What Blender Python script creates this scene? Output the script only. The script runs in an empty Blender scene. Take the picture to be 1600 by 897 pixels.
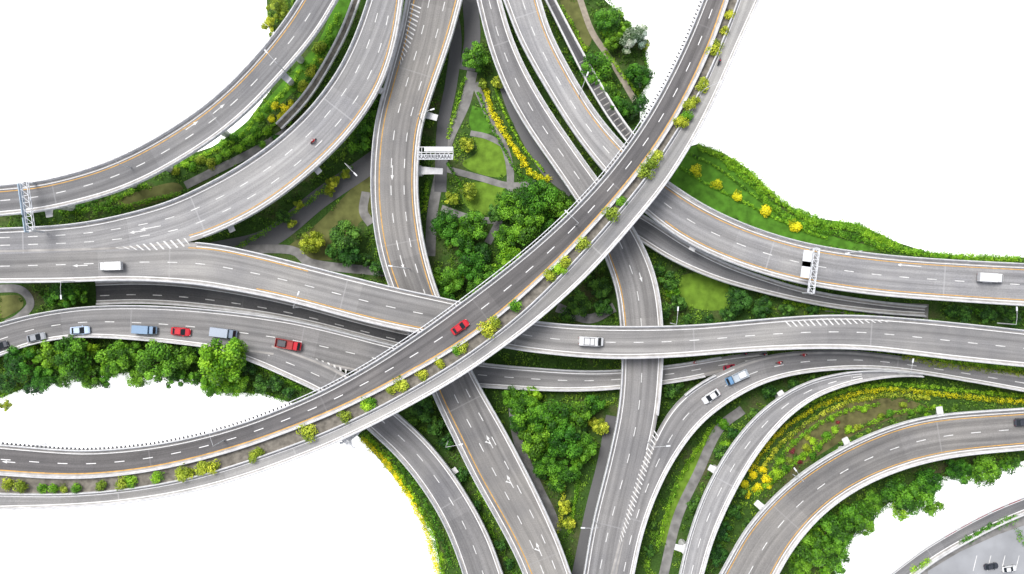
import bpy, math, random
import numpy as np
from mathutils import Vector
random.seed(7); rng=np.random.default_rng(7)
H=240.;F=1500.
def P(px,py,z=0.):
    k=(H-z)/F
    return ((px-800)*k,(448.5-py)*k,z)
scene=bpy.context.scene
col=scene.collection
def link(o,parent=None,**kw):
    col.objects.link(o)
    if parent is not None: o.parent=parent
    for k,v in kw.items(): o[k]=v
    return o
# ---------------------------------------------------------------- materials
def newmat(name):
    m=bpy.data.materials.new(name); m.use_nodes=True
    nt=m.node_tree; b=nt.nodes['Principled BSDF']
    b.inputs['Specular IOR Level'].default_value=0.25
    return m,nt,b
def N(nt,t,**kw):
    n=nt.nodes.new(t)
    for k,v in kw.items():
        if k in('operation','blend_type','data_type','attribute_name','noise_dimensions'): setattr(n,k,v)
        else: n.inputs[k].default_value=v
    return n
def ramp(nt,fac,stops):
    r=nt.nodes.new('ShaderNodeValToRGB'); e=r.color_ramp.elements
    while len(e)<len(stops): e.new(0.5)
    for i,(p,c) in enumerate(stops):
        e[i].position=p; e[i].color=(*c,1) if len(c)==3 else c
    nt.links.new(fac,r.inputs[0]); return r
def mix(nt,bt,fac,a,b):
    m=nt.nodes.new('ShaderNodeMix'); m.data_type='RGBA'; m.blend_type=bt
    if isinstance(fac,(int,float)): m.inputs[0].default_value=fac
    else: nt.links.new(fac,m.inputs[0])
    for i,x in ((6,a),(7,b)):
        if isinstance(x,tuple): m.inputs[i].default_value=(*x,1)
        else: nt.links.new(x,m.inputs[i])
    return m.outputs[2]
def plain(name,c,rough=0.6,metal=0,var=0.15,scale=3.0,spec=0.25):
    m,nt,b=newmat(name)
    b.inputs['Roughness'].default_value=rough; b.inputs['Metallic'].default_value=metal
    b.inputs['Specular IOR Level'].default_value=spec
    tc=nt.nodes.new('ShaderNodeTexCoord')
    n=N(nt,'ShaderNodeTexNoise',Scale=scale,Detail=5.0); nt.links.new(tc.outputs['Object'],n.inputs['Vector'])
    lo=tuple(x*(1-var) for x in c); hi=tuple(min(1,x*(1+var)) for x in c)
    r=ramp(nt,n.outputs[0],[(0.3,lo),(0.7,hi)])
    nt.links.new(r.outputs[0],b.inputs['Base Color']); return m
def asphalt(name,tone,tint=(1,1,1),joint=42.):
    m,nt,b=newmat(name); b.inputs['Roughness'].default_value=0.85
    uv=nt.nodes.new('ShaderNodeUVMap'); tc=nt.nodes.new('ShaderNodeTexCoord')
    mp=nt.nodes.new('ShaderNodeMapping'); mp.inputs['Scale'].default_value=(0.9,0.016,1)
    nt.links.new(uv.outputs[0],mp.inputs[0])
    st=N(nt,'ShaderNodeTexNoise',Scale=1.0,Detail=6.0,Roughness=0.65); nt.links.new(mp.outputs[0],st.inputs['Vector'])
    big=N(nt,'ShaderNodeTexNoise',Scale=0.05,Detail=6.0,Roughness=0.65); nt.links.new(tc.outputs['Object'],big.inputs['Vector'])
    fine=N(nt,'ShaderNodeTexNoise',Scale=4.0,Detail=4.0); nt.links.new(tc.outputs['Object'],fine.inputs['Vector'])
    c=tuple(tone*t for t in tint)
    r1=ramp(nt,st.outputs[0],[(0.3,tuple(x*0.68 for x in c)),(0.5,c),(0.7,tuple(x*1.32 for x in c))])
    r2=ramp(nt,big.outputs[0],[(0.32,(0.78,0.785,0.81)),(0.68,(1.22,1.20,1.16))])
    r3=ramp(nt,fine.outputs[0],[(0.3,(0.86,)*3),(0.7,(1.12,)*3)])
    o=mix(nt,'MULTIPLY',1.0,r1.outputs[0],r2.outputs[0]); o=mix(nt,'MULTIPLY',1.0,o,r3.outputs[0])
    sp=nt.nodes.new('ShaderNodeSeparateXYZ'); nt.links.new(uv.outputs[0],sp.inputs[0])
    a=N(nt,'ShaderNodeMath',operation='MULTIPLY'); a.inputs[1].default_value=2*math.pi/1.75; nt.links.new(sp.outputs[0],a.inputs[0])
    s=N(nt,'ShaderNodeMath',operation='SINE'); nt.links.new(a.outputs[0],s.inputs[0])
    s2=N(nt,'ShaderNodeMath',operation='MULTIPLY_ADD'); s2.inputs[1].default_value=0.5; s2.inputs[2].default_value=0.5; nt.links.new(s.outputs[0],s2.inputs[0])
    r5=ramp(nt,s2.outputs[0],[(0.0,(0.94,)*3),(1.0,(1.05,)*3)])
    o=mix(nt,'MULTIPLY',1.0,o,r5.outputs[0])
    # resurfaced stretches: long blocks of slightly different tone
    vr=nt.nodes.new('ShaderNodeTexVoronoi'); vr.voronoi_dimensions='1D'; vr.inputs['Scale'].default_value=.03; nt.links.new(sp.outputs[1],vr.inputs['W'])
    sc=nt.nodes.new('ShaderNodeSeparateColor'); nt.links.new(vr.outputs['Color'],sc.inputs[0])
    r6=ramp(nt,sc.outputs[0],[(0.0,(0.90,)*3),(1.0,(1.08,)*3)])
    o=mix(nt,'MULTIPLY',1.0,o,r6.outputs[0])
    d=N(nt,'ShaderNodeMath',operation='DIVIDE'); d.inputs[1].default_value=joint; nt.links.new(sp.outputs[1],d.inputs[0])
    f=N(nt,'ShaderNodeMath',operation='FRACT'); nt.links.new(d.outputs[0],f.inputs[0])
    r4=nt.nodes.new('ShaderNodeValToRGB'); r4.color_ramp.interpolation='CONSTANT'
    e=r4.color_ramp.elements; e[0].color=(.5,.5,.5,1); e[1].position=0.005; e[1].color=(0,0,0,1); nt.links.new(f.outputs[0],r4.inputs[0])
    o=mix(nt,'MIX',r4.outputs[0],o,tuple(x*1.5 for x in c))
    nt.links.new(o,b.inputs['Base Color'])
    return m
def leafmat(name,dark,mid,light):
    m,nt,b=newmat(name); b.inputs['Roughness'].default_value=0.55
    at=N(nt,'ShaderNodeAttribute',attribute_name='shade')
    r=ramp(nt,at.outputs['Fac'],[(0.1,dark),(0.5,mid),(0.95,light)])
    oi=nt.nodes.new('ShaderNodeObjectInfo')
    hs=nt.nodes.new('ShaderNodeHueSaturation')
    r2=N(nt,'ShaderNodeMapRange'); r2.inputs['To Min'].default_value=0.75; r2.inputs['To Max'].default_value=1.35; nt.links.new(oi.outputs['Random'],r2.inputs[0])
    r3=N(nt,'ShaderNodeMapRange'); r3.inputs['To Min'].default_value=0.512; r3.inputs['To Max'].default_value=0.482; nt.links.new(oi.outputs['Random'],r3.inputs[0])
    nt.links.new(r2.outputs[0],hs.inputs['Value']); nt.links.new(r3.outputs[0],hs.inputs['Hue'])
    nt.links.new(r.outputs[0],hs.inputs['Color'])
    tc=nt.nodes.new('ShaderNodeNewGeometry')
    n=N(nt,'ShaderNodeTexNoise',Scale=0.09,Detail=3.0); nt.links.new(tc.outputs['Position'],n.inputs['Vector'])
    r4=ramp(nt,n.outputs[0],[(0.35,(0.75,0.85,0.9)),(0.65,(1.25,1.12,0.9))])
    o=mix(nt,'MULTIPLY',1.0,hs.outputs[0],r4.outputs[0])
    nt.links.new(o,b.inputs['Base Color']); return m
M={}
M['mid']=asphalt('asphalt_mid',0.225,(1,0.99,1.0))
M['cool']=asphalt('asphalt_cool',0.205,(.985,0.99,1.02))
M['dark']=asphalt('asphalt_dark',0.145,(1.01,0.975,0.985))
M['light']=asphalt('asphalt_light',0.30,(1,1.0,1.02))
M['pale']=asphalt('asphalt_pale',0.31,(1,0.995,0.985))
M['warm']=asphalt('asphalt_warm',0.225,(1.01,0.985,0.96))
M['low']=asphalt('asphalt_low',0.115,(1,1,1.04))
M['girder']=plain('girder_concrete',(0.45,0.45,0.44),0.9,var=0.2,scale=0.4)
M['parapet']=plain('parapet_concrete',(0.70,0.70,0.71),0.8,var=0.16,scale=0.8)
M['shoulder']=plain('shoulder_concrete',(0.37,0.355,0.34),0.9,var=0.25,scale=0.4)
M['white']=plain('white_road_paint',(0.80,0.80,0.80),0.6,var=0.12,scale=2)
M['faded']=plain('faded_road_paint',(0.70,0.70,0.69),0.6,var=0.2,scale=1)
M['orange']=plain('yellow_road_paint',(0.62,0.35,0.09),0.6,var=0.25,scale=1)
M['redpaint']=plain('red_kerb_paint',(0.35,0.05,0.06),0.6,var=0.1,scale=1)
M['paving']=plain('paving',(0.23,0.225,0.22),0.9,var=0.3,scale=0.5)
M['tan']=plain('tan_path',(0.34,0.30,0.24),0.9,var=0.2,scale=1)
M['soil']=plain('soil',(0.12,0.115,0.045),0.95,var=0.45,scale=0.5)
M['bed']=plain('median_bed',(0.19,0.175,0.15),0.95,var=0.4,scale=0.8)
M['plaza']=plain('plaza_paving',(0.33,0.34,0.36),0.9,var=0.15,scale=0.15)
M['lawn']=plain('lawn',(0.14,0.25,0.025),0.95,var=0.3,scale=0.5)
M['lawnd']=plain('lawn_dark',(0.075,0.20,0.018),0.95,var=0.35,scale=0.5)
M['brownlawn']=plain('dry_lawn',(0.13,0.14,0.045),0.95,var=0.35,scale=0.35)
M['bark']=plain('bark',(0.10,0.07,0.045),0.9,var=0.3,scale=6)
M['steel']=plain('galvanised_steel',(0.55,0.56,0.58),0.5,0.1,var=0.1)
M['darksteel']=plain('dark_steel',(0.10,0.10,0.11),0.5,0.2,var=0.1)
M['glass']=plain('vehicle_glass',(0.015,0.02,0.025),0.1,0,var=0.1,spec=0.6)
M['tyre']=plain('tyre_rubber',(0.02,0.02,0.02),0.8,var=0.1)
M['rim']=plain('rim_metal',(0.5,0.5,0.5),0.35,0.8,var=0.05)
M['lamp']=plain('lamp_glass',(0.8,0.8,0.75),0.2,0,var=0.03)
M['tail']=plain('tail_light',(0.45,0.02,0.02),0.3,0,var=0.03)
M['panel']=plain('sign_panel',(0.74,0.76,0.79),0.5,0,var=0.06)
M['bluepanel']=plain('pale_blue_sign',(0.42,0.52,0.62),0.5,0,var=0.1)
M['ink']=plain('sign_lettering',(0.08,0.08,0.09),0.6,0,var=0.05)
M['cloth']=plain('dark_clothing',(0.05,0.05,0.08),0.8,0,var=0.2)
M['redcloth']=plain('red_clothing',(0.5,0.03,0.03),0.8,0,var=0.2)
M['leaf']=leafmat('leaf_green',(0.018,0.07,0.006),(0.065,0.215,0.012),(0.16,0.41,0.03))
M['leafb']=leafmat('leaf_bright',(0.05,0.16,0.006),(0.15,0.38,0.014),(0.30,0.58,0.035))
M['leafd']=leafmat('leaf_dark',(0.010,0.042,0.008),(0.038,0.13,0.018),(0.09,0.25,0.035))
M['leafo']=leafmat('leaf_olive',(0.10,0.16,0.01),(0.27,0.37,0.025),(0.48,0.58,0.06))
M['leafy']=leafmat('flower_yellow',(0.22,0.32,0.01),(0.72,0.68,0.015),(0.88,0.84,0.02))
M['leafw']=leafmat('leaf_silver',(0.06,0.12,0.04),(0.3,0.42,0.3),(0.75,0.8,0.75))
M['leafr']=leafmat('leaf_red',(0.06,0.01,0.01),(0.18,0.03,0.03),(0.3,0.06,0.06))
M['leafu']=leafmat('leaf_groundcover',(0.018,0.06,0.008),(0.065,0.175,0.016),(0.18,0.35,0.035))
m,nt,b=newmat('green_ground'); b.inputs['Roughness'].default_value=0.95
tc=nt.nodes.new('ShaderNodeTexCoord')
n1=N(nt,'ShaderNodeTexNoise',Scale=0.08,Detail=8.0,Roughness=0.65); nt.links.new(tc.outputs['Object'],n1.inputs['Vector'])
n2=N(nt,'ShaderNodeTexNoise',Scale=2.0,Detail=5.0,Roughness=0.7); nt.links.new(tc.outputs['Object'],n2.inputs['Vector'])
r1=ramp(nt,n1.outputs[0],[(0.3,(0.03,0.075,0.014)),(0.5,(0.055,0.12,0.02)),(0.68,(0.11,0.11,0.05))])
r2=ramp(nt,n2.outputs[0],[(0.3,(0.5,0.5,0.5)),(0.7,(1.3,1.3,1.3))])
nt.links.new(mix(nt,'MULTIPLY',1.0,r1.outputs[0],r2.outputs[0]),b.inputs['Base Color']); M['green']=m
m,nt,b=newmat('glowing_white_surroundings'); b.inputs['Base Color'].default_value=(0.9,0.9,0.9,1)
b.inputs['Emission Color'].default_value=(1,1,1,1); b.inputs['Emission Strength'].default_value=0.8; M['void']=m  # backdrop sheet is no lamp; added glow bleaches deck shadows to white
_paint={}
def paint(c):
    if c not in _paint: _paint[c]=plain('vehicle_paint',c,0.3,0.1,var=0.04,spec=0.5)
    return _paint[c]
# ---------------------------------------------------------------- mesh helpers
class MB:
    def __init__(s): s.v=[];s.f=[];s.m=[]
    def quad(s,a,b,c,d,mi=0):
        i=len(s.v); s.v+=[tuple(a),tuple(b),tuple(c),tuple(d)]; s.f.append((i,i+1,i+2,i+3)); s.m.append(mi)
    def rings(s,rings,mi=0,cap=True):
        i0=len(s.v); k=len(rings[0])
        for r in rings: s.v+=[tuple(p) for p in r]
        for j in range(len(rings)-1):
            for q in range(k):
                a=i0+j*k+q; b=i0+j*k+(q+1)%k
                s.f.append((a,b,b+k,a+k)); s.m.append(mi)
        if cap:
            s.f.append(tuple(i0+q for q in reversed(range(k)))); s.m.append(mi)
            e=i0+(len(rings)-1)*k
            s.f.append(tuple(e+q for q in range(k))); s.m.append(mi)
    def tube(s,p0,p1,r0,r1=None,n=8,mi=0):
        r1=r0 if r1 is None else r1
        p0=Vector(p0);p1=Vector(p1); d=(p1-p0).normalized()
        u=d.orthogonal().normalized(); w=d.cross(u)
        s.rings([[p+(u*math.cos(2*math.pi*i/n)+w*math.sin(2*math.pi*i/n))*r for i in range(n)] for p,r in((p0,r0),(p1,r1))],mi)
    def box(s,c,h,rot=0,mi=0):
        ca,sa=math.cos(rot),math.sin(rot)
        def T(x,y,z): return (c[0]+x*ca-y*sa,c[1]+x*sa+y*ca,c[2]+z)
        s.rings([[T(-h[0],-h[1],z),T(h[0],-h[1],z),T(h[0],h[1],z),T(-h[0],h[1],z)] for z in(-h[2],h[2])],mi)
    def mesh(s,name,mats,smooth=False):
        me=bpy.data.meshes.new(name); me.from_pydata(s.v,[],s.f)
        for m in mats: me.materials.append(m)
        me.polygons.foreach_set('material_index',s.m)
        if smooth: me.polygons.foreach_set('use_smooth',[True]*len(s.f))
        me.update(); return me
    def make(s,name,mats,parent=None,smooth=False,**kw):
        return link(bpy.data.objects.new(name,s.mesh(name,mats,smooth)),parent,**kw)
def crom(pts,n):
    p=np.array(pts,float); p=np.vstack([2*p[0]-p[1],p,2*p[-1]-p[-2]])
    out=[]
    for i in range(1,len(p)-2):
        t=np.linspace(0,1,20,endpoint=False)[:,None]
        a,b,c,d=p[i-1],p[i],p[i+1],p[i+2]
        out.append(0.5*((2*b)+(-a+c)*t+(2*a-5*b+4*c-d)*t*t+(-a+3*b-3*c+d)*t**3))
    out.append(p[-2][None]); q=np.vstack(out)
    s=np.r_[0,np.cumsum(np.linalg.norm(np.diff(q,axis=0),axis=1))]
    t=np.linspace(0,s[-1],n)
    return np.stack([np.interp(t,s,q[:,k]) for k in range(q.shape[1])],1)
def smooth(a,k):
    a=np.asarray(a,float); one=a.ndim==1
    if one: a=a[:,None]
    pad0=2*a[0]-a[k:0:-1]; pad1=2*a[-1]-a[-2:-k-2:-1]
    b=np.vstack([pad0,a,pad1]); w=np.hanning(2*k+3)[1:-1]; w/=w.sum()
    r=np.stack([np.convolve(b[:,i],w,'valid') for i in range(b.shape[1])],1)
    return r[:,0] if one else r
ROADS=[]
allm=lambda x,y:True
class Road:
    def __init__(s,name,label,A,B,zs,mat,ext=(50,50),pa=allm,pb=allm,edge=('W','W'),dash=(0.5,),thick=1.7,girder=True,shoulder=True,em=(allm,allm),dm=allm,wk=14,ck=6,edgeoff=0.95,cat='elevated road',par=True,lowpar=False):
        A=list(A);B=list(B)
        def extd(L,e):
            p=np.array(L,float)
            if e[0]: d=p[0]-p[1]; p=np.vstack([p[0]+d/np.linalg.norm(d)*e[0],p])
            if e[1]: d=p[-1]-p[-2]; p=np.vstack([p,p[-1]+d/np.linalg.norm(d)*e[1]])
            return p
        A=extd(A,ext);B=extd(B,ext)
        L=np.linalg.norm(np.diff(A,axis=0),axis=1).sum(); n=max(12,int(L/6))
        s.n=n
        A=crom(A,n);B=crom(B,n); C=smooth((A+B)/2,min(ck,n//3))
        T=np.gradient(C,axis=0); T/=np.linalg.norm(T,axis=1)[:,None]
        Nn=np.stack([-T[:,1],T[:,0]],1)
        w=np.abs(((A-B)*Nn).sum(1)); w=smooth(w,min(wk,n//3))
        if ((A-B)*Nn).sum()<0: Nn=-Nn
        t=np.linspace(0,1,n)
        z=np.interp(t,[q[0] for q in zs],[q[1] for q in zs]); z=smooth(z,min(12,n//3))
        k=(H-z)/F
        s.C=np.stack([(C[:,0]-800)*k,(448.5-C[:,1])*k,z],1)
        s.N=np.stack([Nn[:,0],-Nn[:,1],0*z],1); s.w=np.maximum(w*k,.9); s.px=C; s.z=z
        s.T=np.gradient(s.C,axis=0); s.T/=np.linalg.norm(s.T,axis=1)[:,None]
        s.s=np.r_[0,np.cumsum(np.linalg.norm(np.diff(s.C,axis=0),axis=1))]
        s.EA=s.C+s.N*(s.w/2)[:,None]
        mb=MB(); rings=[]
        for i in range(n):
            a=s.EA[i];nn=s.N[i];W=s.w[i]
            if girder: prof=[(0,0),(W,0),(W,-.45),(W*.72,-.8),(W*.68,-thick),(W*.32,-thick),(W*.28,-.8),(0,-.45)]
            else: prof=[(0,0),(W,0),(W,-.1),(0,-.1)]
            rings.append([a-nn*d+np.array((0,0,h)) for d,h in prof])
        mb.rings(rings,1)
        K=len(rings[0])
        for i in range(n-1): mb.m[i*K]=0
        s.o=mb.make(name,[M[mat],M['girder']],label=label,category=cat,kind='structure')
        uvl=s.o.data.uv_layers.new(name='UVMap')
        u=np.zeros((len(s.o.data.loops),2)); vi=np.zeros(len(s.o.data.loops),int)
        s.o.data.loops.foreach_get('vertex_index',vi)
        pr=np.array([0,1,1,.7,.7,.3,.3,0]) if girder else np.array([0,1,1,0])
        ri=vi//K; u[:,0]=pr[vi%K]*s.w[ri]+len(ROADS)*8.75; u[:,1]=s.s[ri]+len(ROADS)*7.3
        uvl.data.foreach_set('uv',u.ravel())
        s.W=MB();s.O=MB();s.S=MB();s.D=MB()
        if par:
            for side,mask in(('A',pa),('B',pb)): s.parapet(side,mask,lowpar)
        if shoulder:
            s.strip(s.S,('A',0.4),('A',0.4+.5),0.006); s.strip(s.S,('B',.9),('B',.4),0.006)
        for side,c,mk in zip('AB',edge,em):
            if c=='W': s.line(s.W,(side,edgeoff),0.2,mask=mk)
            elif c=='O': s.line(s.O,(side,edgeoff),0.24,mask=mk)
            elif c=='WO': s.line(s.W,(side,edgeoff),0.18,mask=mk); s.line(s.O,(side,edgeoff+.5),0.2,mask=mk)
        for f in dash: s.line(s.D,('F',f),0.19,dash=(2.3,6.6),mask=dm)
        ROADS.append(s)
    def d(s,off,w):
        k,v=off
        return v+0*w if k=='A' else (w-v if k=='B' else w*v)
    def ev(s,q):
        f=lambda a:np.stack([np.interp(q,s.s,a[:,i]) for i in range(a.shape[1])],1)
        return f(s.EA),f(s.N),np.interp(q,s.s,s.w),f(s.px)
    def strip(s,mb,o1,o2,h,q=None,mask=allm):
        q=s.s if q is None else q
        E,Nn,w,px=s.ev(q); a=E-Nn*s.d(o1,w)[:,None]; b=E-Nn*s.d(o2,w)[:,None]
        a[:,2]+=h;b[:,2]+=h
        for i in range(len(q)-1):
            if w[i]>2.6 and mask(*px[i]) and mask(*px[i+1]): mb.quad(a[i],b[i],b[i+1],a[i+1])
    def line(s,mb,off,wd,dash=None,mask=allm,h=0.014):
        def two(v1):
            E,Nn,w,px=s.ev(v1); d=s.d(off,w); a=E-Nn*(d-wd/2)[:,None]; b=E-Nn*(d+wd/2)[:,None]; a[:,2]+=h;b[:,2]+=h
            for i in range(len(v1)-1):
                if w[i]>2.6 and mask(*px[i]) and mask(*px[i+1]): mb.quad(a[i],b[i],b[i+1],a[i+1])
        if dash is None: two(s.s)
        else:
            x=1.0
            while x<s.s[-1]-dash[0]: two(np.linspace(x,x+dash[0],4)); x+=dash[1]
    def parapet(s,side,mask,low=False):
        runs=[];cur=[]
        for i in range(s.n):
            if mask(*s.px[i]): cur.append(i)
            else:
                if len(cur)>1: runs.append(cur)
                cur=[]
        if len(cur)>1: runs.append(cur)
        hh=0.35 if low else 0.95
        for r in runs:
            mb=MB(); rings=[]
            sg=1 if side=='A' else -1
            for i in r:
                e=s.EA[i] if side=='A' else s.EA[i]-s.N[i]*s.w[i]
                rings.append([e-sg*s.N[i]*d+np.array((0,0,h)) for d,h in[(-.08,-.62),(-.08,hh),(.22,hh),(.3,.3),(.42,0.01),(.42,-.62)]])
            mb.rings(rings); mb.make('parapet',[M['parapet']],s.o)
            if not low:
                mb=MB()
                pts=[ (s.EA[i] if side=='A' else s.EA[i]-s.N[i]*s.w[i])-sg*s.N[i]*.08 for i in r]
                rg=[[p+sg*s.N[i]*a+np.array((0,0,hh+.28+b)) for a,b in((-.05,-.05),(-.05,.05),(.05,.05),(.05,-.05))] for p,i in zip(pts,r)]
                mb.rings(rg)
                for p in pts[::2]: mb.box((p[0],p[1],p[2]+hh+.12),(.05,.05,.14))
                mb.make('handrail',[M['steel']],s.o)
    def near(s,x,y):
        return int(np.argmin((s.C[:,0]-x)**2+(s.C[:,1]-y)**2))
    def nearpx(s,px,py):
        return int(np.argmin((s.px[:,0]-px)**2+(s.px[:,1]-py)**2))
    def at(s,px,py):
        i=s.nearpx(px,py); z=s.z[i]; return P(px,py,z),math.atan2(s.T[i][1],s.T[i][0])
    def arrow(s,px,py,flip=False,L=3.6,turn=0):
        (x,y,z),a=s.at(px,py)
        if flip:a+=math.pi
        ca,sa=math.cos(a),math.sin(a)
        def T(u,v): return (x+u*ca-v*sa,y+u*sa+v*ca,z+.014)
        D=s.D
        D.quad(T(-L/2,-.1),T(L/2-1.2,-.1),T(L/2-1.2,.1),T(-L/2,.1))
        i=len(D.v); D.v+=[T(L/2-1.2,-.36),T(L/2,0),T(L/2-1.2,.36)]; D.f.append((i,i+1,i+2)); D.m.append(0)
        if turn:
            D.quad(T(-.6,0.1*turn),T(-.2,.1*turn),T(.3,.6*turn),T(0,.6*turn))
            i=len(D.v); D.v+=[T(-.1,.6*turn),T(.55,.55*turn),T(.4,1.1*turn)]; D.f.append((i,i+1,i+2)); D.m.append(0)
    def hatch(s,A,B,n,th=0.35,skew=0.6):
        A=crom(A,60);B=crom(B,60)
        g=lambda L,t:(np.interp(t*59,range(60),L[:,0]),np.interp(t*59,range(60),L[:,1]))
        for k in range(n):
            t=k/n; t2=min(1,t+skew/n); dt=th/n
            q=[g(A,t),g(B,t2),g(B,min(1,t2+dt)),g(A,t+dt)]
            s.D.quad(*[P(*p,s.z[s.nearpx(*p)]+.045) for p in q])
    def finish(s):
        for mb,nm,mt in((s.W,'white_edge_line','white'),(s.D,'white_lane_marking','faded' if s is not R1A else 'white'),(s.O,'yellow_edge_line','orange'),(s.S,'road_shoulder','shoulder')):
            if mb.f: mb.make(nm,[M[mt]],s.o)
# ---------------------------------------------------------------- roads
E0=[(0,694),(100,702),(150,703),(250,693),(350,670),(430,642),(500,612),(560,580),(600,556),(660,516),(720,473),(780,428),(850,370),(910,312),(960,254),(1010,183),(1050,110),(1078,50),(1098,0)]
E1=[(0,741),(100,747),(200,741),(300,722),(400,693),(500,655),(560,628),(620,597),(700,552),(760,511),(820,461),(880,404),(940,340),(1000,268),(1040,212),(1080,142),(1113,70),(1133,15),(1138,0)]
E2=[(0,770),(100,771),(200,763),(300,745),(400,715),(500,678),(600,631),(700,573),(760,532),(820,484),(880,425),(940,360),(1000,288),(1043,225),(1086,155),(1118,88),(1147,15),(1152,0)]
E3=[(0,796),(100,793),(200,785),(300,768),(400,740),(500,702),(560,675),(640,634),(720,588),(800,532),(870,475),(930,418),(990,350),(1040,288),(1082,223),(1120,148),(1152,75),(1177,20),(1186,0)]
Z1=[(0,19),(.3,20),(1,20)]
R1A=Road('elevated_road','dark grey two-lane curved flyover deck with concrete parapets',E0,E1,Z1,'dark',edge=('W','O'),dash=(.5,))
R1B=Road('elevated_road','narrow pale flyover deck beside the planted median strip',E2,E3,Z1,'pale',edge=('W','W'),dash=(),edgeoff=.75)
R1M=Road('planting_strip','earth-filled planting strip running between two flyover decks',E1,E2,[(0,18.9),(.3,19.9),(1,19.9)],'mid',edge=('',''),dash=(),par=False,shoulder=False,girder=False,cat='planter')
R1M.o.data.materials[0]=M['bed']
R2=Road('elevated_road','grey curved flyover deck with white parapets',[(0,290),(60,284),(120,270),(180,249),(240,219),(300,181),(350,141),(400,90),(440,40),(466,0)],[(0,337),(60,331),(120,318),(180,301),(240,275),(300,240),(350,206),(400,162),(440,118),(480,72),(508,35),(528,0)],[(0,15),(1,15)],'cool',edge=('WO','W'))
R3=Road('elevated_road','light grey three-lane curved flyover deck',[(0,357),(100,352),(180,338),(260,316),(320,290),(380,257),(440,214),(490,164),(530,108),(558,50),(575,0)],[(0,397),(100,394),(200,390),(297,378),(380,344),(440,307),(500,257),(550,205),(590,148),(613,90),(626,30),(630,0)],[(0,13.02),(1,13.02)],'light',pb=lambda x,y:x>300,edge=('W','WO'),em=(allm,lambda x,y:x>285),dash=(.36,.66))
R4=Road('elevated_road','light grey two-lane flyover deck crossing beneath the main flyover',
 [(0,390),(150,384),(297,378),(360,386),(430,402),(500,420),(560,435),(620,450),(690,465),(740,477),(790,492),(830,501),(900,508),(1000,510),(1100,507),(1200,498),(1300,492),(1400,496),(1500,505),(1600,516)],
 [(0,442),(100,441),(200,438),(300,444),(400,460),(480,478),(560,500),(640,518),(720,532),(790,543),(850,552),(950,560),(1050,558),(1150,550),(1250,545),(1350,546),(1400,551),(1500,563),(1600,573)],
 [(0,13),(.5,13),(1,13)],'mid',pa=lambda x,y:x>300,em=(lambda x,y:x>300,allm),edge=('W','W'))
R4.o.data.materials[0]=asphalt('asphalt_midlight',.26,(1,.99,.985))
R4.line(R4.O,('B',1.35),.22,mask=lambda x,y:400<x<700)
R4.line(R4.O,('A',1.3),.22,mask=lambda x,y:290<x<480)
R5=Road('elevated_road','grey lower-level road carrying traffic beside trees',
 [(0,505),(60,490),(130,480),(200,477),(280,480),(360,487),(440,498),(520,515),(600,536),(680,554),(745,567),(800,572),(900,579),(970,578),(1060,569),(1130,557),(1200,549)],
 [(0,556),(50,538),(120,527),(200,530),(280,537),(340,545),(400,554),(460,562),(530,577),(600,590),(680,600),(750,604),(820,609),(900,611),(970,607),(1050,598),(1100,589),(1150,578),(1200,568)],
 [(0,5),(.4,5),(.55,3),(.8,3),(1,4.98)],'mid',ext=(50,0),pa=lambda x,y:x<1130,pb=lambda x,y:x<330 or 560<x<1100,em=(allm,lambda x,y:x<330 or 560<x<1100),edgeoff=.8)
R7=Road('elevated_road','grey two-lane ramp curving down past a yellow hedge',
 [(330,514),(400,530),(460,549),(520,573),(570,604),(625,650),(670,692),(710,742),(745,800),(770,850),(786,897)],
 [(310,541),(350,550),(400,568),(450,590),(500,613),(540,640),(578,673),(620,712),(660,762),(690,810),(711,860),(724,897)],
 [(0,4.96),(.3,4.96),(1,4.5)],'mid',ext=(0,50),pa=lambda x,y:x>560,pb=lambda x,y:x>345,em=(lambda x,y:x>540,lambda x,y:x>345),dm=lambda x,y:x>400)
R8=Road('elevated_road','grey two-lane road with yellow edge line passing under flyovers',
 [(634,0),(622,60),(602,130),(586,200),(580,270),(583,340),(593,400),(610,450),(642,530),(678,622),(700,667),(730,730),(770,800),(800,855),(818,897)],
 [(722,0),(713,35),(697,85),(678,140),(661,190),(655,240),(653,300),(658,350),(668,400),(685,458),(710,520),(738,582),(770,640),(810,710),(850,790),(880,860),(893,897)],
 [(0,8),(1,8)],'warm',edge=('W','W'),dash=(.42,.7))
R8.line(R8.O,('A',1.9),.24);R8.line(R8.O,('B',1.5),.22,mask=lambda x,y:y<480)
R9=Road('elevated_road','grey two-lane road running beneath the crossing flyovers',
 [(745,0),(760,60),(780,120),(810,180),(850,240),(885,290),(920,345),(945,405),(962,450),(970,520),(972,580),(965,650),(945,740),(925,820),(912,897)],
 [(783,0),(800,60),(830,125),(870,190),(905,240),(940,290),(985,350),(1013,400),(1030,460),(1036,520),(1034,580),(1028,650),(1012,720),(990,790),(972,850),(960,897)],
 [(0,10),(.35,9.5),(.5,8.02),(1,8.02)],'mid',pb=lambda x,y:y<648,em=(allm,lambda x,y:y<700),edge=('W','W'))
R9.line(R9.O,('A',1.3),.22,mask=lambda x,y:380<y<560)
R13=Road('elevated_road','warm grey two-lane flyover deck with yellow edge line',
 [(845,0),(860,50),(885,100),(920,160),(958,210),(1000,252),(1048,287),(1090,315),(1150,345),(1220,370),(1300,388),(1400,400),(1500,407),(1600,412)],
 [(787,0),(806,50),(832,102),(865,158),(900,213),(940,264),(975,302),(1010,334),(1060,372),(1120,402),(1180,424),(1250,443),(1350,459),(1450,468),(1600,478)],
 [(0,13),(1,12)],'light',edge=('WO','W'),dash=(.5,))
R13.line(R13.O,('B',1.4),.2,mask=lambda x,y:x>1050)
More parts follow.
